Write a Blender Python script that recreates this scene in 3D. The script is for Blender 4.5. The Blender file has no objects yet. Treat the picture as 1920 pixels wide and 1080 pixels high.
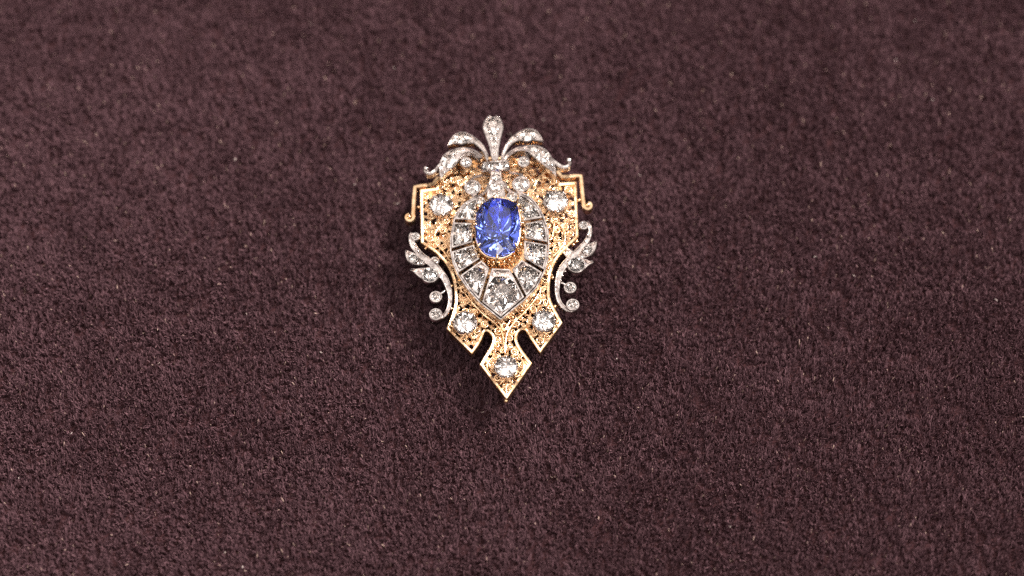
import bpy, bmesh, math, random
import numpy as np
from mathutils import Vector, Matrix

random.seed(11)
RNG = np.random.default_rng(5)
SC = bpy.context.scene
COL = SC.collection
R = math.radians
MM = 0.001

# ------------------------------------------------------------------ camera
TILT = R(27)
DIST = 0.40
LENS = 75.0
cam_d = bpy.data.cameras.new('camera')
cam = bpy.data.objects.new('camera', cam_d)
COL.objects.link(cam)
cam.location = (0, -DIST * math.sin(TILT), DIST * math.cos(TILT))
cam.rotation_euler = (TILT, 0, 0)
cam_d.lens = LENS
cam_d.sensor_width = 36
cam_d.clip_start = 0.01
cam_d.clip_end = 20
cam_d.dof.use_dof = True
cam_d.dof.focus_distance = DIST - 0.0095
cam_d.dof.aperture_fstop = 6.8
SC.camera = cam
SC.render.resolution_x, SC.render.resolution_y = 1024, 576
FPX = 1920 * LENS / 36.0
CAMLOC = Vector(cam.location)
CAMROT = Matrix.Rotation(TILT, 3, 'X')


def P(px, py, h=0.0):
    """point of the plane h millimetres above the cloth, traced from the photograph"""
    d = CAMROT @ Vector(((px - 960) / FPX, -(py - 540) / FPX, -1.0))
    t = (h * MM - CAMLOC.z) / d.z
    return CAMLOC + d * t


# ------------------------------------------------------------------ world and lamps
world = bpy.data.worlds.new('World')
SC.world = world
world.use_nodes = True
wnt = world.node_tree
bg = wnt.nodes['Background']
# a lit room: pale ceiling above, dimmer walls, dark below
wtc = wnt.nodes.new('ShaderNodeTexCoord')
wsep = wnt.nodes.new('ShaderNodeSeparateXYZ')
wrmp = wnt.nodes.new('ShaderNodeValToRGB')
wnt.links.new(wtc.outputs['Generated'], wsep.inputs['Vector'])
wnt.links.new(wsep.outputs['Z'], wrmp.inputs['Fac'])
we = wrmp.color_ramp.elements
we[0].position, we[0].color = 0.0, (0.16, 0.13, 0.12, 1)
we[1].position, we[1].color = 1.0, (0.80, 0.71, 0.67, 1)
e = we.new(0.45)
e.color = (0.34, 0.29, 0.27, 1)
wnt.links.new(wrmp.outputs['Color'], bg.inputs['Color'])
bg.inputs['Strength'].default_value = 0.85


def lamp(name, loc, size, power, col=(1, 0.91, 0.84), target=(0, 0, 0)):
    d = bpy.data.lights.new(name, 'AREA')
    d.shape = 'DISK'
    d.size = size
    d.energy = power
    d.color = col
    o = bpy.data.objects.new(name, d)
    COL.objects.link(o)
    o.location = loc
    o.rotation_euler = (Vector(target) - Vector(loc)).to_track_quat('-Z', 'Y').to_euler()
    return o


FAR = 1.6
for x, y, z, size, power in ((0.64, 0.34, 0.98, 0.22, 46.0), (-0.58, 0.20, 1.0, 0.44, 2.8), (-0.55, 0.98, 1.1, 0.46, 4.2), (0.50, 1.05, 1.1, 0.46, 5.2),  # first is the key; the others are panels added for sparkle on stones and metal
                             (0.85, -0.35, 1.0, 0.44, 4.2), (-0.75, -0.45, 1.0, 0.42, 2.0), (0.05, -0.66, 1.1, 0.48, 3.8), (0.02, -0.02, 1.2, 0.32, 2.2),
                             (0.0, 0.56, 1.1, 0.50, 0.45)):  # dim panel added in the mirror direction to brighten the flat silver
    lamp('key_or_added_panel', (x * FAR, y * FAR, z * FAR), size * FAR, power * FAR * FAR)

SC.view_settings.view_transform = 'Standard'
SC.view_settings.look = 'None'
SC.view_settings.exposure = 0.0
SC.view_settings.gamma = 1.0
SC.view_settings.use_curve_mapping = False
SC.render.engine = 'CYCLES'
SC.cycles.max_bounces = 14
SC.cycles.transmission_bounces = 12
SC.cycles.glossy_bounces = 6
SC.cycles.diffuse_bounces = 3
SC.cycles.caustics_reflective = False
SC.cycles.caustics_refractive = False
SC.cycles.sample_clamp_indirect = 12.0
SC.cycles.use_denoising = False
SC.cycles.denoising_prefilter = 'ACCURATE'
SC.cycles_curves.shape = 'RIBBONS'


# ------------------------------------------------------------------ materials
def new_mat(name):
    m = bpy.data.materials.new(name)
    m.use_nodes = True
    nt = m.node_tree
    return m, nt, nt.nodes['Principled BSDF']


def noise(nt, scale, detail=3, rough=0.55, coord='Object'):
    tc = nt.nodes.new('ShaderNodeTexCoord')
    n = nt.nodes.new('ShaderNodeTexNoise')
    n.inputs['Scale'].default_value = scale
    n.inputs['Detail'].default_value = detail
    n.inputs['Roughness'].default_value = rough
    nt.links.new(tc.outputs[coord], n.inputs['Vector'])
    return n


def ramp(nt, fac, stops):
    r = nt.nodes.new('ShaderNodeValToRGB')
    el = r.color_ramp.elements
    el[0].position, el[0].color = stops[0][0], stops[0][1]
    el[1].position, el[1].color = stops[-1][0], stops[-1][1]
    for p, c in stops[1:-1]:
        e = el.new(p)
        e.color = c
    nt.links.new(fac, r.inputs['Fac'])
    return r


def mat_metal(name, ca, cb, r0, r1, scale, bump=0.12):
    m, nt, b = new_mat(name)
    b.inputs['Metallic'].default_value = 1.0
    n = noise(nt, scale, 4, 0.6)
    c = ramp(nt, n.outputs['Fac'], [(0.36, (*ca, 1)), (0.62, (*cb, 1))])
    nt.links.new(c.outputs['Color'], b.inputs['Base Color'])
    n2 = noise(nt, scale * 2.3, 3, 0.6)
    mr = nt.nodes.new('ShaderNodeMapRange')
    mr.inputs['To Min'].default_value = r0
    mr.inputs['To Max'].default_value = r1
    nt.links.new(n2.outputs['Fac'], mr.inputs['Value'])
    nt.links.new(mr.outputs['Result'], b.inputs['Roughness'])
    n3 = noise(nt, scale * 1.6, 1, 0.5)
    bp = nt.nodes.new('ShaderNodeBump')
    bp.inputs['Strength'].default_value = bump
    bp.inputs['Distance'].default_value = 0.0001
    nt.links.new(n3.outputs['Fac'], bp.inputs['Height'])
    nt.links.new(bp.outputs['Normal'], b.inputs['Normal'])
    return m


def mat_gem(name, col, ior, rough=0.0):
    m, nt, b = new_mat(name)
    b.inputs['Base Color'].default_value = (*col, 1)
    b.inputs['Transmission Weight'].default_value = 1.0
    b.inputs['IOR'].default_value = ior
    b.inputs['Roughness'].default_value = rough
    return m


def mat_pile():
    m, nt, b = new_mat('velvet_pile')
    at = nt.nodes.new('ShaderNodeAttribute')
    at.attribute_name = 'tone'
    c = ramp(nt, at.outputs['Fac'], [(0.0, (0.063, 0.034, 0.042, 1)), (0.5, (0.108, 0.059, 0.070, 1)),
                                     (0.9, (0.176, 0.100, 0.113, 1)), (1.0, (0.42, 0.30, 0.26, 1))])
    nt.links.new(c.outputs['Color'], b.inputs['Base Color'])
    b.inputs['Roughness'].default_value = 0.5
    b.inputs['Specular IOR Level'].default_value = 0.0
    return m


def mat_cloth():
    m, nt, b = new_mat('velvet_backing')
    n = noise(nt, 900, 3)
    c = ramp(nt, n.outputs['Fac'], [(0.3, (0.018, 0.008, 0.009, 1)), (0.7, (0.035, 0.016, 0.018, 1))])
    nt.links.new(c.outputs['Color'], b.inputs['Base Color'])
    b.inputs['Roughness'].default_value = 0.9
    b.inputs['Specular IOR Level'].default_value = 0.0
    return m


GOLD = mat_metal('rose_gold', (0.66, 0.41, 0.22), (0.92, 0.70, 0.46), 0.16, 0.32, 700, 0.16)
SILVER = mat_metal('aged_silver', (0.30, 0.26, 0.25), (0.86, 0.80, 0.77), 0.10, 0.28, 900, 0.5)
DIAMOND = mat_gem('diamond', (1.0, 0.955, 0.92), 2.35)
SAPPHIRE = mat_gem('sapphire', (0.16, 0.25, 0.98), 1.77)
PILE = mat_pile()
CLOTH = mat_cloth()


# ------------------------------------------------------------------ helpers
def link(name, me, mat, parent=None):
    o = bpy.data.objects.new(name, me)
    COL.objects.link(o)
    if mat and not me.materials:
        me.materials.append(mat)
    if parent is not None:
        o.parent = parent
        o.matrix_parent_inverse = world_of(parent).inverted()
    return o


def world_of(o):
    m = o.matrix_basis.copy()
    if o.parent is not None:
        m = world_of(o.parent) @ o.matrix_parent_inverse @ m
    return m


# ------------------------------------------------------------------ velvet cloth
CLOTH_Z = -0.0028


def velvet():
    n = 90
    x0, x1, y0, y1 = -0.40, 0.40, -0.34, 0.42
    vs, fs = [], []
    for j in range(n + 1):
        for i in range(n + 1):
            x = x0 + (x1 - x0) * i / n
            y = y0 + (y1 - y0) * j / n
            vs.append((x, y, CLOTH_Z))
    for j in range(n):
        for i in range(n):
            a = j * (n + 1) + i
            fs.append((a, a + 1, a + n + 2, a + n + 1))
    me = bpy.data.meshes.new('velvet_cloth')
    me.from_pydata(vs, [], fs)
    cloth = link('velvet_cloth', me, CLOTH)
    cloth['kind'] = 'structure'
    cloth['label'] = 'dark aubergine brown velvet cloth under the brooch'

    # smooth value noise for the brushed nap
    def vnoise(x, y, cell, seed):
        rg = np.random.default_rng(seed)
        g = rg.random((160, 160))
        u = (x + 0.5) / cell
        v = (y + 0.5) / cell
        iu = np.floor(u).astype(int)
        iv = np.floor(v).astype(int)
        fu = u - iu
        fv = v - iv
        fu = fu * fu * (3 - 2 * fu)
        fv = fv * fv * (3 - 2 * fv)
        iu %= 159
        iv %= 159
        return ((g[iu, iv] * (1 - fu) + g[iu + 1, iv] * fu) * (1 - fv)
                + (g[iu, iv + 1] * (1 - fu) + g[iu + 1, iv + 1] * fu) * fv) - 0.5

    sp = 0.00042
    per = 5
    xs = np.arange(-0.125, 0.125, sp)
    ys = np.arange(-0.085, 0.105, sp)
    X, Y = np.meshgrid(xs, ys, indexing='ij')
    X = X.ravel() + RNG.normal(0, sp * 0.28, X.size)
    Y = Y.ravel() + RNG.normal(0, sp * 0.36, Y.size)
    nt_ = X.size
    tl_x = RNG.normal(0, 0.09, nt_) + 0.08 * vnoise(X, Y, 0.016, 3) + 0.14 * vnoise(X, Y, 0.004, 8)
    tl_y = RNG.normal(0, 0.14, nt_) + 0.06 + 0.14 * vnoise(X, Y, 0.024, 4) + 0.20 * vnoise(X, Y, 0.0045, 5)
    th = 0.00125 * (1 + RNG.normal(0, 0.16, nt_) + 0.15 * vnoise(X, Y, 0.006, 6) + 0.30 * vnoise(X, Y * 0.5, 0.0009, 16))
    th *= np.where(vnoise(X, Y * 0.34, 0.00050, 26) < -0.15, 0.20, 1.0)
    th = np.maximum(th, 0.0003)
    keep = RNG.random(nt_) > 0.06
    X, Y, tl_x, tl_y, th = X[keep], Y[keep], tl_x[keep], tl_y[keep], th[keep]
    nt_ = X.size
    X = np.repeat(X, per)
    Y = np.repeat(Y, per)
    lx = np.repeat(tl_x, per) + RNG.normal(0, 0.13, nt_ * per)
    ly = np.repeat(tl_y, per) + RNG.normal(0, 0.14, nt_ * per)
    h = np.repeat(th, per) * (1 + RNG.normal(0, 0.10, nt_ * per))
    N = X.size
    bx = X + RNG.normal(0, sp * 0.30, N)
    by = Y + RNG.normal(0, sp * 0.30, N)
    pts = np.zeros((N, 3, 3), np.float32)
    for k, t in enumerate((0.0, 0.55, 1.0)):
        pts[:, k, 0] = bx + lx * h * t ** 1.6
        pts[:, k, 1] = by + ly * h * t ** 1.6
        pts[:, k, 2] = CLOTH_Z + h * t * (1 - 0.12 * t)
    cu = bpy.data.hair_curves.new('velvet_pile')
    cu.add_curves([3] * N)
    cu.position_data.foreach_set('vector', pts.ravel())
    ra = cu.attributes.new('radius', 'FLOAT', 'POINT')
    rad = np.tile(np.array([0.00008, 0.000078, 0.00006], np.float32), N)
    ra.data.foreach_set('value', rad)
    ta = cu.attributes.new('tone', 'FLOAT', 'CURVE')
    tone = np.clip(0.42 + RNG.normal(0, 0.16, N), 0, 0.9).astype(np.float32)
    tone[RNG.random(N) < 0.005] = 1.0  # a few fibres coloured pale as painted glints, the pile having no specular
    ta.data.foreach_set('value', tone)
    cu.materials.append(PILE)
    o = bpy.data.objects.new('velvet_pile', cu)
    COL.objects.link(o)
    o.parent = cloth
    o['kind'] = 'stuff'


velvet()


def lint():
    """pale specks and short hairs caught in the pile"""
    rg = random.Random(3)
    v, f = [], []
    spots = [(740, 126, 3), (1746, 186, 4), (1715, 40, 3), (1020, 226, 4), (949, 251, 12), (440, 300, 4), (1865, 560, 7), (600, 660, 4), (1500, 880, 5), (666, 345, 3)]
    spots += [(rg.uniform(10, 1910), rg.uniform(10, 1070), rg.uniform(2, 6)) for _ in range(16)]
    for px, py, ln in spots:
        p = P(px, py, -1.35)
        a = rg.uniform(0, 6.28)
        bend = rg.uniform(-1.2, 1.2)
        pts = []
        q = p.copy()
        for k in range(5):
            pts.append(q.copy())
            a += bend / 4
            q = q + Vector((math.cos(a), math.sin(a), rg.uniform(-0.2, 0.35))) * (ln * 1e-4 / 4)
        r = rg.uniform(0.00003, 0.00006) if ln > 4.5 else rg.uniform(0.00006, 0.00011)
        i0 = len(v)
        for k, q in enumerate(pts):
            for c in range(4):
                b_ = c * math.pi / 2
                v.append((q.x + r * math.cos(b_) * math.sin(a), q.y - r * math.cos(b_) * math.cos(a), q.z + r * math.sin(b_)))
        for k in range(4):
            for c in range(4):
                c1 = (c + 1) % 4
                f.append((i0 + 4 * k + c, i0 + 4 * k + c1, i0 + 4 * k + 4 + c1, i0 + 4 * k + 4 + c))
        f.append((i0, i0 + 1, i0 + 2, i0 + 3))
        f.append((i0 + 16, i0 + 17, i0 + 18, i0 + 19))
    m, nt, bs = new_mat('lint')
    n = noise(nt, 60, 2)
    c = ramp(nt, n.outputs['Fac'], [(0.35, (0.26, 0.20, 0.18, 1)), (0.65, (0.48, 0.42, 0.40, 1))])
    nt.links.new(c.outputs['Color'], bs.inputs['Base Color'])
    bs.inputs['Roughness'].default_value = 0.7
    me = bpy.data.meshes.new('lint')
    me.from_pydata(v, [], f)
    o = link('lint', me, m, bpy.data.objects['velvet_cloth'])
    o['kind'] = 'stuff'
    o['label'] = 'pale specks of lint caught in the velvet pile'


lint()


# ------------------------------------------------------------------ shape helpers
def catmull(pts, n=6, closed=False):
    """smooth curve through points of any dimension"""
    p = [np.array(q, float) for q in pts]
    m = len(p)
    out = []
    rng = range(m) if closed else range(m - 1)
    for i in rng:
        if closed:
            a, b, c, d = p[(i - 1) % m], p[i], p[(i + 1) % m], p[(i + 2) % m]
        else:
            a = p[i - 1] if i > 0 else 2 * p[0] - p[1]
            b, c = p[i], p[i + 1]
            d = p[i + 2] if i + 2 < m else 2 * p[-1] - p[-2]
        for k in range(n):
            t = k / n
            out.append(0.5 * (2 * b + (c - a) * t + (2 * a - 5 * b + 4 * c - d) * t * t
                              + (3 * b - a - 3 * c + d) * t ** 3))
    if not closed:
        out.append(p[-1])
    return out


def to_xy(poly, h):
    return [(P(q[0], q[1], h).x, P(q[0], q[1], h).y) for q in poly]


def area2(poly):
    return sum(poly[i][0] * poly[(i + 1) % len(poly)][1] - poly[(i + 1) % len(poly)][0] * poly[i][1]
               for i in range(len(poly)))


def inset(poly, d):
    """move every corner of a counter-clockwise outline inwards by d"""
    n = len(poly)
    out = []
    for i in range(n):
        a, b, c = Vector(poly[i - 1]), Vector(poly[i]), Vector(poly[(i + 1) % n])
        e1, e2 = (b - a).normalized(), (c - b).normalized()
        n1, n2 = Vector((-e1.y, e1.x)), Vector((-e2.y, e2.x))
        m = (n1 + n2)
        if m.length < 1e-6:
            m = n1.copy()
        m.normalize()
        k = 1.0 / max(m.dot(n1), 0.5)
        q = b + m * (d * k)
        out.append((q.x, q.y))
    return out


class MB:
    def __init__(self):
        self.v, self.f, self.s = [], [], []

    def ring(self, pts):
        i = len(self.v)
        self.v += [tuple(p) for p in pts]
        return list(range(i, len(self.v)))

    def bridge(self, a, b, closed=True, smooth=False):
        n = len(a)
        for i in range(n if closed else n - 1):
            j = (i + 1) % n
            self.f.append((a[i], a[j], b[j], b[i]))
            self.s.append(smooth)

    def cap(self, a, flip=False):
        self.f.append(tuple(reversed(a)) if flip else tuple(a))
        self.s.append(False)

    def loft(self, poly, profile, cap_top=True, cap_bottom=False, close=False, smooth=False):
        """poly counter-clockwise xy in metres; profile = (inset mm, height mm) from outside bottom to inside top"""
        if area2(poly) < 0:
            poly = poly[::-1]
        rings = [self.ring([(x, y, z * MM) for x, y in (inset(poly, d * MM) if d else poly)]) for d, z in profile]
        for a, b in zip(rings, rings[1:]):
            self.bridge(a, b, smooth=smooth)
        if close:
            self.bridge(rings[-1], rings[0])
        if cap_top:
            self.cap(rings[-1])
        if cap_bottom:
            self.cap(rings[0], True)

    def tube(self, path, rad, sides=6, caps=True, smooth=True, closed=False):
        """path of 3-D points in metres; rad in metres, number or one per point"""
        pts = [Vector(p) for p in path]
        n = len(pts)
        if not hasattr(rad, '__len__'):
            rad = [rad] * n
        rings = []
        up = Vector((0, 0, 1))
        for i in range(n):
            if closed:
                t = (pts[(i + 1) % n] - pts[i - 1])
            else:
                t = pts[min(i + 1, n - 1)] - pts[max(i - 1, 0)]
            t.normalize()
            s = t.cross(up)
            if s.length < 1e-3:
                s = t.cross(Vector((0, 1, 0)))
            s.normalize()
            u = s.cross(t)
            rings.append(self.ring([pts[i] + (s * math.cos(a) + u * math.sin(a)) * rad[i]
                                    for a in [2 * math.pi * (k + 0.5) / sides for k in range(sides)]]))
        for a, b in zip(rings, rings[1:]):
            self.bridge(a, b, smooth=smooth)
        if closed:
            self.bridge(rings[-1], rings[0], smooth=smooth)
        elif caps:
            self.cap(rings[0], True)
            self.cap(rings[-1])

    def ball(self, c, r, seg=8, rows=5, squash=1.0):
        c = Vector(c)
        prev = None
        bot = self.ring([c + Vector((0, 0, -r * squash))])[0]
        for j in range(1, rows):
            a = math.pi * j / rows
            ringv = self.ring([c + Vector((r * math.sin(a) * math.cos(2 * math.pi * k / seg),
                                           r * math.sin(a) * math.sin(2 * math.pi * k / seg),
                                           -r * squash * math.cos(a))) for k in range(seg)])
            if prev is None:
                for k in range(seg):
                    self.f.append((bot, ringv[(k + 1) % seg], ringv[k]))
                    self.s.append(True)
            else:
                self.bridge(prev, ringv, smooth=True)
            prev = ringv
        top = self.ring([c + Vector((0, 0, r * squash))])[0]
        for k in range(seg):
            self.f.append((prev[k], prev[(k + 1) % seg], top))
            self.s.append(True)

    def ribbon(self, path, z0, z1, rim=0.22, rec=0.3, bev=0.07):
        """strap along path of (px, py, half width px): raised rims and a sunk floor between them"""
        sect = []
        n = len(path)
        ctr = [P(q[0], q[1], z1) for q in path]
        for i in range(n):
            t = ctr[min(i + 1, n - 1)] - ctr[max(i - 1, 0)]
            t.z = 0
            t.normalize()
            s = Vector((-t.y, t.x, 0))
            w = max(path[i][2], 0.5) * 0.1
            b = min(bev, w * 0.3)
            r = min(rim, w * 0.5)
            k = min(w * 0.85, r + 0.10)
            prof = [(-w, z0), (-w, z1 - b), (-w + b, z1), (-w + r, z1), (-w + k, z1 - rec),
                    (w - k, z1 - rec), (w - r, z1), (w - b, z1), (w, z1 - b), (w, z0)]
            sect.append(self.ring([(ctr[i].x + s.x * o * MM, ctr[i].y + s.y * o * MM, z * MM) for o, z in prof]))
        for a, b in zip(sect, sect[1:]):
            self.bridge(a, b)
        self.cap(sect[0], True)
        self.cap(sect[-1])

    def cup(self, c, r, z0, z1, rim=0.22, rec=0.55, seg=20, flare=0.0):
        """round bezel: c world xy, r mm"""
        prof = [(r - flare, z0), (r, z1 - 0.08), (r - 0.07, z1), (r - rim, z1), (r - rim - 0.08, z1 - rec)]
        rings = [self.ring([(c[0] + q * MM * math.cos(2 * math.pi * k / seg), c[1] + q * MM * math.sin(2 * math.pi * k / seg), z * MM)
                            for k in range(seg)]) for q, z in prof]
        for i, (a, b) in enumerate(zip(rings, rings[1:])):
            self.bridge(a, b, smooth=(i == 0))
        self.cap(rings[-1])
        self.cap(rings[0], True)

    def mesh(self, name):
        me = bpy.data.meshes.new(name)
        me.from_pydata(self.v, [], self.f)
        me.polygons.foreach_set('use_smooth', self.s)
        bm = bmesh.new()
        bm.from_mesh(me)
        bmesh.ops.recalc_face_normals(bm, faces=bm.faces)
        bm.to_mesh(me)
        bm.free()
        me.update()
        return me

    def build(self, name, mat, parent=None, label=None):
        o = link(name, self.mesh(name), mat, parent)
        if label:
            o['label'] = label
        return o


def gem_mesh(name, n=8, table=0.54, crown=0.30, pav=0.80, cush=2.0, jit=0.0, seed=1, outline=None, skew=(0, 0)):
    """brilliant cut of unit radius: table, star, kite and girdle facets, pavilion below"""
    rg = random.Random(seed)

    def rr(a):
        if outline:
            return outline(a)
        c, s = abs(math.cos(a)), abs(math.sin(a))
        return (c ** cush + s ** cush) ** (-1.0 / cush)

    def ringp(m, off, r, z):
        out = []
        for k in range(m):
            a = 2 * math.pi * (k + off) / m
            q = r * rr(a) * (1 + rg.uniform(-jit, jit))
            out.append((q * math.cos(a), q * math.sin(a), z * (1 + rg.uniform(-jit, jit))))
        return out
    b = MB()
    T = b.ring(ringp(n, 0, table, crown))
    z_t = sum(b.v[i][2] for i in T) / n
    for i in T:
        b.v[i] = (b.v[i][0], b.v[i][1], z_t)
    M = b.ring(ringp(n, 0.5, 0.5 * (1 + table) * 1.02, crown * 0.52))
    G = b.ring(ringp(2 * n, 0, 1.0, 0.035))
    H = b.ring([(x, y, -0.035) for x, y, z in [b.v[i] for i in G]])
    L = b.ring(ringp(n, 0.5, 0.38, -pav * 0.60))
    C = b.ring(ringp(n, 0, 0.07, -pav))
    for i in L + C:
        b.v[i] = (b.v[i][0] + skew[0] + rg.uniform(-jit, jit), b.v[i][1] + skew[1] + rg.uniform(-jit, jit), b.v[i][2])
    f = b.f
    f.append(tuple(T))
    for k in range(n):
        k1 = (k + 1) % n
        f.append((T[k], M[k], T[k1]))
        f.append((T[k], M[k - 1], G[2 * k]))
        f.append((T[k], G[2 * k], M[k]))
        f.append((M[k], G[2 * k], G[2 * k + 1]))
        f.append((M[k], G[2 * k + 1], G[(2 * k + 2) % (2 * n)]))
        f.append((L[k], H[2 * k], H[2 * k + 1]))
        f.append((L[k], H[2 * k + 1], H[(2 * k + 2) % (2 * n)]))
        f.append((C[k], L[k - 1], H[2 * k]))
        f.append((C[k], H[2 * k], L[k]))
        f.append((C[k], L[k], C[k1]))
    for k in range(2 * n):
        f.append((G[k], G[(k + 1) % (2 * n)], H[(k + 1) % (2 * n)], H[k]))
    f.append(tuple(C))
    b.s = [False] * len(f)
    return b.mesh(name)


GEM_ROUND = [gem_mesh('diamond', 7, 0.50, 0.34, 0.80, 2.1, 0.03, s) for s in (1, 2, 3)]
GEM_CUSH = [gem_mesh('diamond', 6, 0.46, 0.36, 0.74, 2.7, 0.04, s) for s in (4, 5, 6)]
GEM_ROSE = [gem_mesh('diamond', 5, 0.34, 0.42, 0.62, 2.0, 0.05, s) for s in (7, 8)]
for me in GEM_ROUND + GEM_CUSH + GEM_ROSE:
    me.materials.append(DIAMOND)


def gem(parent, px, py, h, rx, ry=None, ang=0.0, meshes=None, depth=None, name='diamond', tip=(0, 0)):
    """stone with its girdle h mm above the cloth; rx, ry half sizes in photo pixels (0.1 mm)"""
    me = random.choice(meshes or GEM_ROUND)
    ry = ry or rx
    o = link(name, me, None)
    p = P(px, py, h)
    o.location = p
    o.rotation_euler = (tip[0], tip[1], ang)
    o.scale = (rx * 0.1 * MM, ry * 0.1 * MM, (depth or min(rx, ry)) * 0.1 * MM)
    o.parent = parent
    o.matrix_parent_inverse = world_of(parent).inverted()
    return o


def gem_poly(parent, poly, h, depth, inset_mm=0.2, seed=1, n=6, table=0.48):
    """stone cut to fill an outline given in photo pixels; depth in photo pixels"""
    xy = to_xy(poly, h)
    if area2(xy) < 0:
        xy = xy[::-1]
    xy = inset(xy, inset_mm * MM)
    # round the corners a little
    for _ in range(2):
        xy = [p for i in range(len(xy)) for p in (
            (0.78 * xy[i][0] + 0.22 * xy[(i + 1) % len(xy)][0], 0.78 * xy[i][1] + 0.22 * xy[(i + 1) % len(xy)][1]),
            (0.22 * xy[i][0] + 0.78 * xy[(i + 1) % len(xy)][0], 0.22 * xy[i][1] + 0.78 * xy[(i + 1) % len(xy)][1]))]
    cx = 0.5 * (min(q[0] for q in xy) + max(q[0] for q in xy))
    cy = 0.5 * (min(q[1] for q in xy) + max(q[1] for q in xy))
    k = depth * 1e-4

    def hit(a):
        ux, uy = math.cos(a), math.sin(a)
        best = 0.0
        for i in range(len(xy)):
            ax, ay = xy[i][0] - cx, xy[i][1] - cy
            bx, by = xy[(i + 1) % len(xy)][0] - cx, xy[(i + 1) % len(xy)][1] - cy
            den = ux * (by - ay) - uy * (bx - ax)
            if abs(den) < 1e-15:
                continue
            t = (ax * (by - ay) - ay * (bx - ax)) / den
            w = (ax * uy - ay * ux) / den
            if t > 0 and -1e-6 <= w <= 1 + 1e-6:
                best = max(best, t)
        return max(best, 1e-5) / k
    me = gem_mesh('diamond', n, table, 0.42, 0.80, 2.0, 0.04, seed, hit)
    me.materials.append(DIAMOND)
    o = link('diamond', me, None)
    o.location = (cx, cy, h * MM)
    o.scale = (k, k, k)
    o.parent = parent
    o.matrix_parent_inverse = world_of(parent).inverted()
    return o


# ------------------------------------------------------------------ the brooch
base = P(940, 480, 0)
BROOCH = bpy.data.objects.new('brooch', None)
COL.objects.link(BROOCH)
BROOCH.location = (base.x, base.y, -0.0015)
BROOCH['label'] = 'antique gold and silver brooch with blue sapphire and diamonds lying on dark velvet'
BROOCH['category'] = 'brooch'
ZP = 6.0          # top of the gold plate's border
ZF = 5.35         # filigree floor

# outline of the gold plate
right = catmull([(1085, 444), (1061, 467), (1044, 487), (1035, 510), (1031, 535), (1032, 558), (1040, 577), (1055, 605)], 3)
notch_r = catmull([(1013, 662), (1003, 648), (994, 634), (987, 622), (980, 618), (972, 624), (970, 637), (977, 652), (987, 666), (998, 681)], 2)
notch_l = catmull([(899, 683), (909, 666), (918, 651), (923, 638), (921, 628), (913, 621), (908, 624), (904, 635), (896, 649), (885, 664)], 2)
left = catmull([(837, 616), (846, 591), (852, 567), (851, 535), (844, 510), (832, 490), (813, 471), (789, 455)], 3)
top = catmull([(822, 333), (836, 316), (858, 304), (890, 296), (930, 293), (975, 296), (1010, 304), (1032, 317), (1046, 334)], 3)
OUT = [(787, 355), (817, 351)] + top + [(1051, 342), (1081, 340)] + right + notch_r + [(950, 749)] + notch_l + left
OUT = [(float(q[0]), float(q[1])) for q in OUT]
plate_xy = to_xy(OUT, ZP)
b = MB()
b.loft(plate_xy, [(0.0, 4.5), (0.0, ZP - 0.08), (0.06, ZP), (0.14, ZP), (0.20, ZP - 0.06), (0.50, ZP - 0.14), (0.56, ZP - 0.22), (0.56, 4.5)], cap_top=False, close=True)
PLATE = b.build('gold_plate', GOLD, BROOCH, 'rose gold shield plate with raised border and openwork scrolls')

# ---- filigree: scrolls of wire, a sheet pierced with small holes, granules
CLUSTER = [(901, 366), (869, 385), (853, 410), (847, 440), (845, 469), (857, 510), (876, 540), (900, 565), (939, 597), (984, 560),
           (1005, 535), (1019, 508), (1028, 473), (1027, 442), (1017, 404), (998, 377), (969, 359), (960, 356), (930, 352)]
STONES5 = [(827, 382, 22.5, 21), (1042, 375, 23, 21), (872, 603, 22, 20), (1020, 600, 21.5, 20), (949, 686, 21, 23)]


def inside(poly, x, y):
    c = False
    n = len(poly)
    for i in range(n):
        x1, y1 = poly[i]
        x2, y2 = poly[i - 1]
        if (y1 > y) != (y2 > y) and x < (x2 - x1) * (y - y1) / (y2 - y1) + x1:
            c = not c
    return c


def edge_dist(poly, x, y):
    a = np.array(poly)
    c = np.roll(a, -1, 0)
    d = c - a
    t = np.clip(((x - a[:, 0]) * d[:, 0] + (y - a[:, 1]) * d[:, 1]) / (d ** 2).sum(1).clip(1e-9), 0, 1)
    return float(np.sqrt(((a + d * t[:, None] - (x, y)) ** 2).sum(1)).min())


def free(x, y, marg):
    if not inside(OUT, x, y) or edge_dist(OUT, x, y) < marg + 4.5:
        return False
    if inside(CLUSTER, x, y):
        return False
    for sx, sy, r, _ in STONES5:
        if math.hypot(x - sx, y - sy - 9) < r * 0.95:
            return False
    return True


rg = random.Random(21)
spots = []
for rad, tries in ((8.2, 900), (6.8, 2500), (5.4, 5000), (4.2, 7000)):
    for _ in range(tries):
        x, y = rg.uniform(785, 1090), rg.uniform(290, 752)
        if free(x, y, rad * 0.72) and all((x - a) ** 2 + (y - c) ** 2 > (0.95 * (rad + q)) ** 2 for a, c, q in spots):
            spots.append((x, y, rad))
spots = spots[:300]


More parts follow.
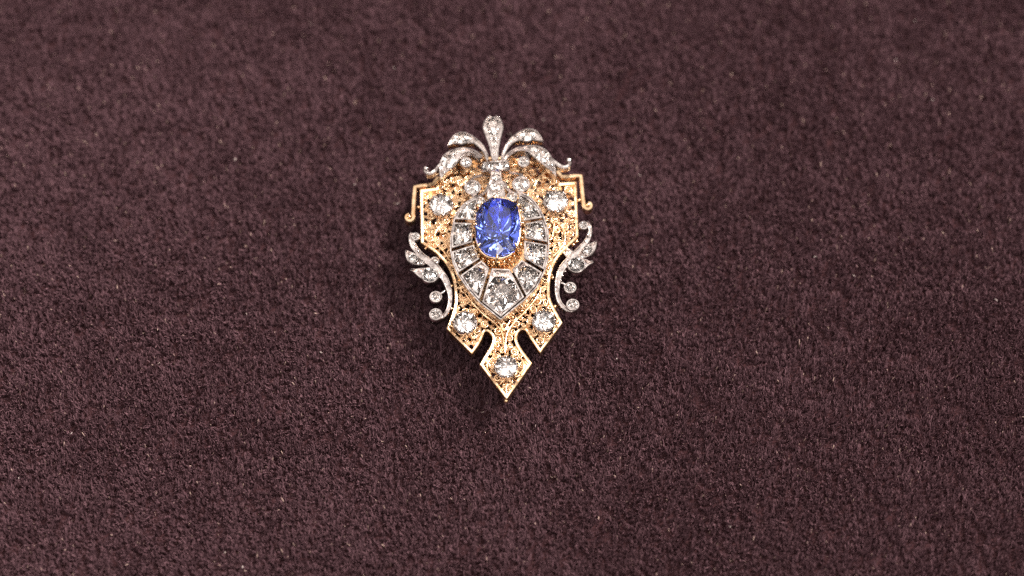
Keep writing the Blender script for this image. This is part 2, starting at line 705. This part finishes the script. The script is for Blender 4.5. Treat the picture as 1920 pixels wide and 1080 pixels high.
def scroll_mesh(kind):
    b = MB()
    if kind == 0:      # spiral with a bead in its eye
        path = []
        for i in range(19):
            a = i / 18 * 2 * math.pi * 1.55
            r = 1.0 - 0.62 * (i / 18)
            path.append((r * math.cos(a), r * math.sin(a), 0.16 * math.sin(i / 18 * 3.1)))
        b.tube(path, [0.23 - 0.004 * i for i in range(19)], 6)
        b.ball((path[-1][0] * 0.5, path[-1][1] * 0.5, 0.06), 0.30, 6, 4)
    elif kind == 1:    # ring holding a granule
        path = [(0.86 * math.cos(a), 0.86 * math.sin(a), 0) for a in [2 * math.pi * k / 14 for k in range(14)]]
        b.tube(path, 0.23, 6, closed=True)
        b.ball((0.05, -0.05, 0.0), 0.42, 7, 4)
    elif kind == 2:    # open C with curled ends
        path = []
        for i in range(17):
            t = i / 16
            a = 0.9 + t * 4.6
            r = 0.95 if 0.25 < t < 0.75 else 0.95 - 0.5 * (0.25 - min(t, 1 - t)) / 0.25
            path.append((r * math.cos(a), r * math.sin(a), 0.1 * math.sin(t * 3.1)))
        b.tube(path, 0.23, 6)
        b.ball(path[0], 0.32, 6, 4)
        b.ball(path[-1], 0.32, 6, 4)
    elif kind == 3:    # small leaf with a rib
        path = catmull([(-1.0, 0, 0), (-0.3, 0.55, 0.1), (0.5, 0.4, 0.1), (1.05, 0, 0.15), (0.5, -0.4, 0.1), (-0.3, -0.55, 0.1)], 3, True)
        b.tube(path, 0.17, 5, closed=True)
        b.tube([(-0.9, 0, 0), (0.0, 0, 0.16), (0.95, 0, 0.1)], 0.15, 5)
    return b.mesh('scroll')


SCROLLS = [scroll_mesh(k) for k in range(4)]
for me in SCROLLS:
    me.materials.append(GOLD)
for x, y, r in spots:
    me = SCROLLS[rg.choice((0, 0, 0, 1, 2, 2, 3))]
    o = link('scroll', me, None)
    o.location = P(x, y, ZF + 0.28 + rg.uniform(-0.08, 0.12))
    k = r * 0.1 * MM
    o.scale = (k * rg.choice((-1, 1)), k, k * 1.1)
    o.rotation_euler = (rg.uniform(-0.12, 0.12), rg.uniform(-0.12, 0.12), rg.uniform(0, 6.28))
    o.parent = PLATE
    o.matrix_parent_inverse = world_of(PLATE).inverted()

# pierced sheet under the scrolls: holes in the gaps between them
holes = []
for _ in range(9000):
    x, y = rg.uniform(785, 1090), rg.uniform(290, 752)
    if not free(x, y, 1.0):
        continue
    if min(math.hypot(x - a, y - c) - q for a, c, q in spots) > -1.3 and all(math.hypot(x - h[0], y - h[1]) > 9.5 for h in holes):
        holes.append((x, y, rg.uniform(4.2, 7.0), rg.uniform(3.0, 4.2), rg.uniform(0, 3.14)))
b = MB()
st = 1.6
grid = {}
nx, ny = int(310 / st), int(465 / st)


def gv(i, j):
    if (i, j) not in grid:
        x, y = 784 + i * st, 288 + j * st
        p = P(x, y, ZF - 0.75)
        z = ZF - 0.75 + 0.03 * math.sin(x * 1.3 + 2 * math.sin(y * 0.5)) * math.sin(y * 1.1 + 1.7 * math.sin(x * 0.4))
        grid[(i, j)] = b.ring([(p.x, p.y, z * MM)])[0]
    return grid[(i, j)]


hole_a = np.array(holes)
for i in range(nx):
    for j in range(ny):
        x, y = 784 + (i + 0.5) * st, 288 + (j + 0.5) * st
        if not inside(OUT, x, y) or edge_dist(OUT, x, y) < 2.0:
            continue
        dx, dy = x - hole_a[:, 0], y - hole_a[:, 1]
        u = dx * np.cos(hole_a[:, 4]) + dy * np.sin(hole_a[:, 4])
        v = -dx * np.sin(hole_a[:, 4]) + dy * np.cos(hole_a[:, 4])
        if ((u / hole_a[:, 2]) ** 2 + (v / hole_a[:, 3]) ** 2 < 1).any():
            continue
        b.f.append((gv(i, j), gv(i, j + 1), gv(i + 1, j + 1), gv(i + 1, j)))
        b.s.append(True)
b.build('pierced_sheet', GOLD, PLATE)

# fine granules sprinkled between the scrolls
b = MB()
cnt = 0
for _ in range(6000):
    x, y = rg.uniform(785, 1090), rg.uniform(290, 752)
    if not free(x, y, -1.0) or min((math.hypot(x - h[0], y - h[1]) - h[2]) for h in holes) < 1.2:
        continue
    d = min(abs(math.hypot(x - a, y - c) - q * 0.85) for a, c, q in spots)
    if d < 1.0 and rg.random() < 0.5:
        continue
    r = rg.uniform(1.0, 2.0)
    b.ball(P(x, y, ZF + 0.25 + rg.uniform(0, 0.35)), r * 0.1 * MM, 6, 4)
    cnt += 1
    if cnt > 170:
        break
o = b.build('granules', GOLD, PLATE)
o['kind'] = 'stuff'

# long wires of the openwork
WIRES = [
    [(947, 664), (945, 645), (941, 624), (928, 606), (905, 588), (884, 566), (870, 548)],
    [(947, 664), (948, 645), (951, 624), (963, 606), (983, 586), (1000, 566), (1012, 548)],
    [(934, 600), (939, 611), (945, 620), (951, 611), (957, 600)],
    [(1036, 412), (1052, 424), (1059, 440), (1058, 455), (1048, 470), (1036, 482)],
    [(838, 415), (822, 427), (815, 442), (818, 458), (829, 468), (841, 484)],
    [(1040, 414), (1038, 430), (1036, 446)],
    [(926, 668), (916, 678), (913, 690), (921, 702)],
    [(970, 667), (980, 677), (982, 690), (974, 702)],
    [(937, 721), (943, 714), (949, 711), (956, 714), (962, 720)],
    [(950, 742), (949, 730), (949, 718)],
    [(868, 348), (880, 332), (898, 326), (910, 332)],
    [(1000, 340), (988, 326), (970, 320), (955, 326)],
    [(838, 345), (852, 333), (866, 335), (872, 347)],
    [(1000, 352), (1010, 336), (1026, 334), (1034, 346)],
]
for w in WIRES:
    q = catmull(w, 5)
    b = MB()
    n = len(q)
    b.tube([P(a[0], a[1], ZF + 0.55) for a in q], [0.00013 + 0.00006 * math.sin(math.pi * i / (n - 1)) for i in range(n)], 6)
    b.build('wire', GOLD, PLATE)

# V shaped gold moulding below the cluster
for pts in ([(868, 535), (884, 556), (905, 574), (940, 604)], [(1014, 534), (999, 553), (981, 570), (940, 604)]):
    b = MB()
    b.tube([P(a[0], a[1], ZF + 0.7) for a in catmull(pts, 5)], 0.00024, 7)
    b.build('moulding', GOLD, PLATE)

# small gold balls and pegs that join plate and side pieces
for x, y, r, h in ((949, 752, 4.5, 4.9), (886, 663, 4, 4.6), (785, 389, 3.6, 5.2), (1086, 376, 4.2, 5.2), (1041, 575, 4.2, 5.3), (846, 579, 3.6, 5.3),
                   (847, 536, 3.4, 5.3), (1036, 521, 4, 5.3), (798, 466, 3, 5.2), (1081, 453, 4.5, 4.8), (1075, 459, 4, 4.8), (1035, 516, 2.2, 5.9)):
    b = MB()
    b.ball(P(x, y, h), r * 0.1 * MM, 10, 6)
    b.build('gold_ball', GOLD, PLATE)

# ---- five diamonds in cut-down collets
for x, y, r, ry in STONES5:
    cz = 7.7
    c = P(x, y, cz)
    b = MB()
    seg = 32
    rings = []
    for q, z, wob in ((1.00, 4.9, 0), (0.96, 5.6, 0.0), (1.0, 7.35, 0.22), (0.93, 7.38, 0.22), (0.80, 5.7, 0)):
        rings.append(b.ring([(c.x + r * q * 1e-4 * math.cos(2 * math.pi * k / seg), c.y + r * q * 1e-4 * math.sin(2 * math.pi * k / seg),
                              (z + wob * math.cos(8 * 2 * math.pi * k / seg)) * MM) for k in range(seg)]))
    for i, (p0, p1) in enumerate(zip(rings, rings[1:])):
        b.bridge(p0, p1, smooth=True)
    b.cap(rings[-1])
    co = b.build('collet', SILVER, BROOCH)
    for k in range(8):
        a = 2 * math.pi * k / 8
        ux, uy = math.cos(a), math.sin(a)
        e = r * 1e-4
        b = MB()
        b.tube([(c.x + ux * e * 0.99, c.y + uy * e * 0.99, 5.4 * MM), (c.x + ux * e * 1.01, c.y + uy * e * 1.01, 7.2 * MM),
                (c.x + ux * e * 0.97, c.y + uy * e * 0.97, 7.75 * MM), (c.x + ux * e * 0.84, c.y + uy * e * 0.84, 7.98 * MM)],
               [0.00013, 0.0002, 0.00022, 0.00012], 6)
        b.build('claw', SILVER, co)
    gem(co, x, y, 7.62, r * 0.92, r * 0.92, rg.uniform(0, 1), GEM_CUSH, r * 0.9)

# ---- the silver cluster round the sapphire
SX, SY = 934, 425
ZS = 9.9


def sap_outline(k, n, h, dx=0.0):
    c = P(SX, SY, h)
    out = []
    for i in range(n):
        a = 2 * math.pi * i / n
        ca, sa = math.cos(a), math.sin(a)
        q = (abs(ca) ** 2.45 + abs(sa) ** 2.45) ** (-1 / 2.45)
        x, y = 4.18 * k * q * ca + dx * ca, 6.45 * k * q * sa + dx * sa
        th = R(-3)
        out.append(Vector((c.x + (x * math.cos(th) - y * math.sin(th)) * MM, c.y + (x * math.sin(th) + y * math.cos(th)) * MM, h * MM)))
    return out


ZC = 8.3
OUTC = {  # outer edge and inner edge of every segment, in photo pixels
    'a': ([(853, 411), (858, 398), (868, 385), (884, 374), (893, 370)], [(903, 384), (890, 412)]),
    'b': ([(846, 466), (846, 442), (850, 416)], [(889, 417), (884, 455)]),
    'c': ([(859, 512), (850, 492), (846, 471)], [(885, 459), (897, 489)]),
    'd': ([(899, 563), (880, 543), (862, 516)], [(899, 493), (916, 511)]),
    'e': ([(984, 557), (939, 595), (903, 566)], [(919, 513), (960, 515)]),
    'f': ([(1018, 510), (1005, 536), (987, 556)], [(963, 514), (984, 492)]),
    'g': ([(1027, 458), (1026, 484), (1020, 506)], [(986, 488), (986, 451)]),
    'h': ([(1019, 411), (1026, 432), (1027, 454)], [(986, 447), (983, 418)]),
    'i': ([(972, 362), (986, 367), (999, 377), (1011, 393), (1018, 408)], [(981, 414), (972, 385)]),
}
SEGGEM = {'a': (876, 396, 14, 15), 'b': (866, 438, 15, 15), 'c': (869, 481, 14, 15), 'd': (890, 519, 17, 15), 'e': (941, 551, 31, 26),
          'f': (993, 519, 16, 15), 'g': (1007, 473, 15, 15), 'h': (1007, 435, 15, 14), 'i': (993, 392, 14, 16)}
b = MB()
b.loft([(q[0], q[1]) for q in sap_outline(1.0, 40, ZS, 2.1)], [(0.0, 4.8), (0.0, 6.35), (0.1, 6.45)], cap_top=True)
b.build('cluster_seat', GOLD, BROOCH)
for key, (outer, inner) in OUTC.items():
    reach = {'d': 0.12, 'e': 0.15, 'f': 0.12, 'c': 0.08, 'g': 0.08}.get(key, 0.04)
    gem_in = inner
    inner = [(q[0] + (935 - q[0]) * reach, q[1] + (440 - q[1]) * reach) for q in inner]
    poly = to_xy(outer + inner, ZC)
    if area2(poly) < 0:
        poly = poly[::-1]
    poly = inset(poly, 0.06 * MM)
    b = MB()
    b.loft(poly, [(0.0, 6.4), (0.0, ZC - 0.07), (0.07, ZC), (0.32, ZC), (0.36, ZC - 0.2), (0.40, 6.45)], cap_top=False)
    so = b.build('cluster_segment', SILVER, BROOCH)
    b = MB()
    b.loft(poly, [(0.02, 6.42), (0.02, 6.55), (0.04, 6.6)], cap_top=True, cap_bottom=True)
    b.build('foil_back', SILVER, so)
    x, y, rx, ry = SEGGEM[key]
    ci = np.mean(np.array(gem_in), 0)
    pull = -0.04 if key != 'e' else -0.02
    co_ = np.mean(np.array(outer), 0)
    inn2 = [tuple(np.array(q) + (co_ - ci) * pull) for q in gem_in]
    ang = math.atan2(-(y - 440), x - 936) + math.pi / 2
    if key == 'e':
        ang = 0.05
    gem_poly(so, outer + inn2, ZC, min(rx, ry) * (0.80 if key == 'e' else 1.05), 0.36, ord(key), 8 if key == 'e' else 7, 0.42)
    # grains of silver pushed over the stone's corners
    for k in range(4):
        a = ang + math.pi / 4 + k * math.pi / 2
        p = P(x, y, ZC)
        b = MB()
        b.ball((p.x + rx * 0.98e-4 * math.cos(a), p.y + ry * 0.98e-4 * math.sin(a), (ZC + 0.06) * MM), 0.00024, 7, 5)
        b.build('grain', SILVER, so)
b = MB()
rim_path = [(893, 369), (884, 373), (868, 384), (858, 397), (852, 411), (848, 430), (845, 450), (845, 470), (850, 493), (859, 514), (880, 545), (900, 567),
            (920, 583), (939, 598.5), (961, 580), (985, 560), (1006, 538), (1020, 510), (1027, 485), (1029, 456), (1027, 432), (1020, 408), (1012, 392),
            (1000, 375), (986, 365), (972, 360)]
b.ribbon([(x, y, 1.5) for x, y in rim_path], 6.0, ZC - 0.12, 0.1, 0.0, 0.05)
b.build('cluster_rim', SILVER, BROOCH, 'narrow silver rim round the drop shaped diamond cluster')
for x, y, r in ((901, 377, 9.5), (960, 369, 11)):
    b = MB()
    c = P(x, y, ZC + 0.2)
    b.cup(c, r * 0.1, 6.3, ZC + 0.2)
    so = b.build('bezel', SILVER, BROOCH)
    gem(so, x, y, ZC + 0.1, r * 0.72, None, 0.3, GEM_ROSE, r * 0.4)

# ---- sapphire and its gold basket
SC_XY = P(SX, SY, ZS)
b = MB()


def sap_ring(k, z, n=56, amp=0.0):
    c = sap_outline(1.0, n, ZS, k)
    z = z if z < 7 else z - 0.7
    return [(p.x, p.y, (z + amp * math.cos(2 * math.pi * i / 4)) * MM) for i, p in enumerate(c)]


prof = [(0.05, 6.3), (0.05, 8.0), (0.45, 8.25), (0.30, 8.6), (0.10, 9.2), (0.14, 9.9), (0.16, 10.15), (0.02, 10.35), (-0.25, 10.35), (-0.35, 9.6), (-0.5, 6.3)]
rs = [b.ring(sap_ring(k, z)) for k, z in prof]
for p0, p1 in zip(rs, rs[1:]):
    b.bridge(p0, p1, smooth=True)
b.bridge(rs[-1], rs[0])
BASKET = b.build('basket', GOLD, BROOCH, 'gold gallery setting under the sapphire')
lo = sap_ring(0.42, 9.2, 30)
for i in range(30):
    b = MB()
    b.ball(lo[i], 0.00034, 8, 5, 1.4)
    b.build('gallery_bead', GOLD, BASKET)
lo2 = sap_ring(0.40, 8.3, 40)
hi2 = sap_ring(0.85, 6.5, 40)
for i in range(40):
    b = MB()
    b.tube([lo2[i], hi2[i]], 0.00014, 5)
    b.build('gallery_wire', GOLD, BASKET)
for px, py in ((928, 370), (897, 387), (972, 385), (890, 421), (979, 419), (898, 460), (968, 460), (932, 482)):
    t = P(px, py, ZS + 0.35)
    d = Vector((t.x - SC_XY.x, t.y - SC_XY.y, 0)).normalized()
    b = MB()
    b.tube([t + d * 0.0004 + Vector((0, 0, -0.0026)), t + d * 0.00052 + Vector((0, 0, -0.0006)), t + d * 0.0003 + Vector((0, 0, 0.0001)),
            t - d * 0.00025 + Vector((0, 0, 0.00028))], [0.00025, 0.0003, 0.0003, 0.00022], 7)
    b.ball(t - d * 0.0002 + Vector((0, 0, 0.00022)), 0.0003, 8, 5)
    b.build('claw', GOLD, BASKET)
sm = gem_mesh('sapphire', 8, 0.60, 0.34, 0.78, 2.45, 0.06, 17, None, (0.10, -0.12))
sm.materials.append(SAPPHIRE)
so = link('sapphire', sm, None)
so.location = P(SX, SY, ZS)
so.scale = (4.18 * MM, 6.40 * MM, 4.3 * MM)
so.rotation_euler = (0, 0, R(-3))
so.parent = BROOCH
so.matrix_parent_inverse = world_of(BROOCH).inverted()
so['label'] = 'large cushion cut violet blue sapphire in the middle of the brooch'

# ---- silver spray at the top
ZT = 9.3


def leaf(path, z0=8.0, z1=ZT, n=5, name='silver_leaf', rim=0.18, rec=0.5, label=None):
    b = MB()
    b.ribbon(catmull(path, n), z0, z1, rim, rec)
    return b.build(name, SILVER, BROOCH, label)


def bezel(parent, x, y, r, z0, z1, seg=20, mesh=None):
    b = MB()
    b.cup(P(x, y, z1), r * 0.1, z0, z1, rim=min(0.3, r * 0.026), seg=seg)
    o = b.build('bezel', SILVER, parent)
    gem(parent, x, y, z1 - 0.05, r * 0.72, None, rg.uniform(0, 3), mesh or GEM_ROSE, r * 0.5)
    return o


def grains(parent, pts, z, r=1.6):
    for x, y in pts:
        b = MB()
        b.ball(P(x, y, z), r * 0.1 * MM, 7, 5)
        b.build('grain', SILVER, parent)


# central drop
o = leaf([(924.5, 217, 7), (924.5, 223, 14), (924.5, 236, 19.5), (925, 250, 16.5), (926, 264, 12), (927, 280, 8.5), (928, 298, 6.5)], 8.2, 10.0, 4, 'silver_drop')
gem_poly(o, [(911, 232), (915, 222), (924, 219), (933, 222), (938, 232), (936, 243), (931, 252), (925, 255), (918, 252), (913, 243)], 9.95, 11, 0.02, 40)
for x, y, r in ((925.5, 256, 7), (926.5, 270, 5.2), (927.3, 283, 4.2)):
    gem(o, x, y, 9.85, r, r, 0.4, GEM_ROSE, r * 0.7)
grains(o, [(916, 221), (933, 221), (915, 251), (935, 251), (920, 263), (933, 263)], 10.0)
# upper leaves
o = leaf([(840, 272, 1.2), (848, 265, 6), (858, 260, 12), (868, 258.5, 13.5), (880, 260, 9.5), (892, 265, 6), (903, 275, 4.5), (911, 287, 3.5), (914, 299, 3)])
gem(o, 866, 259.5, ZT, 15, 9.5, -0.1, GEM_CUSH, 6)
grains(o, [(882, 262), (889, 266), (850, 265)], ZT - 0.1, 2.0)
o = leaf([(1018, 265, 1.2), (1009, 258, 7), (998, 253, 13), (986, 253.5, 14), (973, 256, 9), (961, 262, 6), (952, 272, 4.5), (945, 285, 3.5), (941, 299, 3)])
gem(o, 990, 254, ZT, 14.5, 11, 0.1, GEM_CUSH, 6)
grains(o, [(972, 257), (965, 261), (1004, 258)], ZT - 0.1, 2.2)
# lower leaves with curled ends
o = leaf([(827, 334, 1), (830, 322, 7), (837, 308, 14), (846, 296, 15), (858, 286, 10), (872, 281, 5.5), (888, 284, 4), (903, 294, 3.5)], 7.4, 8.9)
gem(o, 841, 302, 8.9, 13, 14.5, 0.4, GEM_CUSH, 7)
gem(o, 853, 287, 8.8, 5, 5, 0.4, GEM_ROSE, 4)
grains(o, [(864, 283), (872, 281), (828, 318), (833, 322), (884, 285)], 8.8, 1.9)
o2 = leaf([(829, 303, 2.4), (822, 312, 3.2), (814, 321, 3.6), (805, 325, 3.4), (798, 321, 3.0), (796, 316, 2.6)], 7.6, 9.0, 5, 'silver_curl', 0.2, 0.06)
b = MB()
b.ball(P(798, 317, 8.7), 0.00062, 12, 8)
b.build('silver_ball', SILVER, o2)
o = leaf([(1042, 329, 1), (1036, 316, 6), (1026, 301, 12), (1014, 289, 14), (1001, 281, 11), (987, 278, 6), (969, 280, 4), (953, 290, 3.5), (946, 300, 3)], 7.4, 8.9)
gem(o, 1018, 292, 8.9, 15, 12, -0.7, GEM_CUSH, 7)
gem(o, 1001, 280, 8.85, 6, 6, 0.4, GEM_ROSE, 4)
gem(o, 1032, 306, 8.85, 6.5, 6, 0.4, GEM_ROSE, 4)
grains(o, [(990, 278), (982, 278), (1009, 283), (1025, 300), (1038, 315)], 8.85, 1.9)
o2 = leaf([(1032, 295, 2.4), (1040, 303, 3.2), (1049, 310, 3.8), (1058, 313, 3.6), (1066, 310, 3.2), (1069, 303, 2.8)], 7.6, 9.0, 5, 'silver_curl', 0.2, 0.06)
b = MB()
b.ball(P(1067, 301, 8.7), 0.00065, 12, 8)
b.build('silver_ball', SILVER, o2)
# inner scrolls ending in round bezels
for pts, bz in (([(900, 300, 2.5), (889, 291, 2.5), (876, 289, 2.5), (866, 296, 2.5)], (874, 304, 11)),
                ([(948, 301, 2.5), (957, 288, 2.8), (971, 281, 2.8), (984, 284, 2.8), (991, 294, 2.8)], (982, 303, 11.5)),
                ([(917, 343, 2.5), (911, 358, 2.5), (898, 367, 2.5), (884, 367, 2.5)], (886, 351, 16)),
                ([(944, 338, 2.5), (950, 352, 2.8), (962, 361, 2.8), (976, 362, 2.5)], (977, 345, 17)),
                ([(918, 330, 2.0), (906, 328, 2.2), (892, 331, 2.2), (880, 338, 2.0)], None),
                ([(942, 327, 2.0), (956, 324, 2.2), (970, 325, 2.2), (984, 331, 2.0)], None)):
    o = leaf(pts, 6.6, 8.2, 5, 'silver_scroll')
    if bz:
        bezel(o, bz[0], bz[1], bz[2], 6.4, 8.4, 24)
# lower stem and collar
o = leaf([(930, 318, 8.5), (930, 330, 10), (930, 346, 14), (930, 362, 17), (931, 372, 17)], 8.0, 9.4, 4, 'silver_stem')
gem(o, 930.5, 332, 9.35, 6.5, 7, 0.2, GEM_CUSH, 4)
gem(o, 925, 349, 9.35, 6, 8, 0.2, GEM_CUSH, 4)
gem(o, 936, 350, 9.35, 5.5, 7, 0.2, GEM_CUSH, 4)
gem(o, 930, 364, 9.35, 7, 6, 0.2, GEM_CUSH, 4)
b = MB()
cpath = []
for i in range(15):
    t = i / 14
    cpath.append((903 + 52 * t, 309 + 5.5 * math.sin(math.pi * t) - 3 * t, 10.5))
sect = []
for i, (x, y, w) in enumerate(cpath):
    t = i / 14
    lift = 0.5 + 1.1 * math.sin(math.pi * t)
    c = P(x, y, 10.4)
    sect.append(b.ring([(c.x, c.y + o_ * 0.1 * MM, (z + lift) * MM) for o_, z in
                        ((-11, 7.6), (-11, 9.1), (-9.5, 9.4), (-7.5, 9.4), (-6.5, 9.15), (6.5, 9.15), (7.5, 9.4), (9.5, 9.4), (11, 9.1), (11, 7.6))]))
for p0, p1 in zip(sect, sect[1:]):
    b.bridge(p0, p1)
b.cap(sect[0], True)
b.cap(sect[-1])
o = b.build('silver_collar', SILVER, BROOCH)
for x, y, r, z in ((912, 310, 7.5, 10.5), (928, 312, 9, 10.95), (944.5, 309, 7.5, 10.5)):
    gem(o, x, y, z, r, r * 0.95, 0.4, GEM_CUSH, r * 0.6)
grains(o, [(919, 304), (919, 317), (936, 303), (936, 316)], 11.0, 1.7)

# ---- side scrolls of silver
ZL = 6.4


def side(stem, top_bez, leaves, stones, bez, stalk, small):
    b = MB()
    b.ribbon([(q[0], q[1], q[2] * 0.82) for q in catmull(stem, 5)], 4.6, ZL, 0.15, 0.3)
    o = b.build('side_scroll', SILVER, BROOCH)
    bezel(o, top_bez[0], top_bez[1], top_bez[2], 4.7, ZL + 0.1)
    for lf in leaves:
        b = MB()
        b.ribbon(catmull(lf, 5), 4.9, ZL + 0.5, 0.16, 0.7)
        b.build('leaf', SILVER, o)
    for x, y, r in stones:
        b = MB()
        b.cup(P(x, y, ZL + 0.7), r * 0.113, 4.9, ZL + 0.7, 0.2, 0.9, 24)
        b.build('bezel', SILVER, o)
        gem(o, x, y, ZL + 0.72, r * 0.93, r * 0.93, rg.uniform(0, 2), GEM_CUSH, r * 0.75)
    for x, y, r in bez:
        bezel(o, x, y, r, 4.7, ZL + 0.25, 22)
    for s in stalk:
        b = MB()
        b.tube([P(x, y, 5.9) for x, y in s], 0.00025, 6)
        b.build('stalk', SILVER, o)
    grains(o, small, ZL - 0.05, 2.2)
    return o


side([(772, 436, 3), (770, 444, 5), (774, 458, 7), (782, 470, 7), (794, 482, 8), (810, 494, 9), (823, 508, 8.5), (834, 522, 8), (841, 540, 6.5),
      (844, 557, 5), (842, 574, 5), (836, 587, 4.5), (826, 595, 4), (815, 597, 3)],
     (779, 443, 8.5),
     [[(761, 469, 1.5), (766, 476, 7), (774, 484, 11), (784, 490, 8), (793, 494, 4)],
      [(770, 505, 2), (777, 507, 4), (787, 510, 9), (797, 513, 13), (808, 515, 13), (819, 513, 9), (826, 509, 5)]],
     [(775, 484, 9), (806, 515, 14.5), (791, 492, 5)],
     [(817, 556, 12), (817, 589, 12.5)], [[(822, 553), (831, 548), (838, 543)]],
     [(776, 458), (779, 465), (784, 471), (829, 524), (834, 533), (826, 516)])
side([(1100, 415, 3), (1106, 424, 4), (1106, 436, 5), (1101, 450, 6), (1092, 462, 7), (1079, 476, 8), (1066, 488, 8), (1055, 501, 7.5), (1048, 517, 7),
      (1045, 535, 6), (1045, 552, 5), (1050, 567, 5), (1059, 577, 5), (1070, 582, 4), (1080, 580, 3)],
     (1094, 422, 9),
     [[(1118, 452, 1.5), (1112, 460, 7), (1103, 469, 11), (1093, 477, 8), (1086, 482, 3)],
      [(1112, 490, 2), (1106, 492, 4), (1098, 493, 9), (1090, 495, 13), (1081, 497, 13), (1070, 495, 9), (1062, 491, 5)]],
     [(1102, 469, 9), (1081, 496, 15), (1092, 480, 4.5)],
     [(1069, 539, 12), (1074, 571, 12.5)], [[(1064, 536), (1056, 532), (1050, 527)]],
     [(1104, 434), (1103, 442), (1098, 452), (1060, 509), (1055, 517), (1051, 525), (1052, 531)])
# small silver bezels tucked between plate and scrolls
for x, y, r in ((815, 489, 9), (1066, 474, 9)):
    b = MB()
    b.cup(P(x, y, 5.2), r * 0.1, 3.6, 5.2)
    o = b.build('bezel', SILVER, BROOCH)
    gem(o, x, y, 5.1, r * 0.7, None, 0.4, GEM_ROSE, r * 0.4)

# ---- gold corner brackets with volutes
for pts, vol, turn in (([(822, 332), (812, 345), (796, 347), (778, 350), (776, 372), (775, 392), (774, 405)], (767, 406), 1),
                       ([(1045, 320), (1053, 331), (1070, 330), (1089, 329), (1091, 350), (1093, 370), (1095, 384)], (1103, 384), -1)):
    b = MB()
    z1 = 6.0
    fine = []
    for p0, p1 in zip(pts, pts[1:]):
        for k in range(3):
            fine.append((p0[0] + (p1[0] - p0[0]) * k / 3, p0[1] + (p1[1] - p0[1]) * k / 3, 3.8))
    cx, cy = vol
    for k in range(15):
        t = k / 14
        a = (0.0 if turn > 0 else math.pi) + turn * t * 1.5 * math.pi
        rr = 8.5 - 4.0 * t
        fine.append((cx + rr * math.cos(a), cy + rr * math.sin(a), 3.4 - 1.0 * t))
    b.ribbon(fine, 4.3, z1, 0.3, 0.0, 0.1)
    o = b.build('gold_bracket', GOLD, BROOCH)
    b = MB()
    b.ball(P(cx, cy, 5.9), 0.00042, 12, 8)
    b.build('gold_ball', GOLD, o)

# ---- pin on the back, carrying the brooch on the cloth
b = MB()
b.tube([P(830, 440, 0.2), P(1040, 432, 0.2)], 0.0005, 8)
pin = b.build('pin', GOLD, BROOCH)
for x, y in ((832, 440), (1038, 432), (940, 640)):
    b = MB()
    c = P(x, y, 1.2)
    b.tube([(c.x, c.y, -0.0026), (c.x, c.y, 0.0054)], 0.0009, 8)
    b.build('pin_post', GOLD, pin)
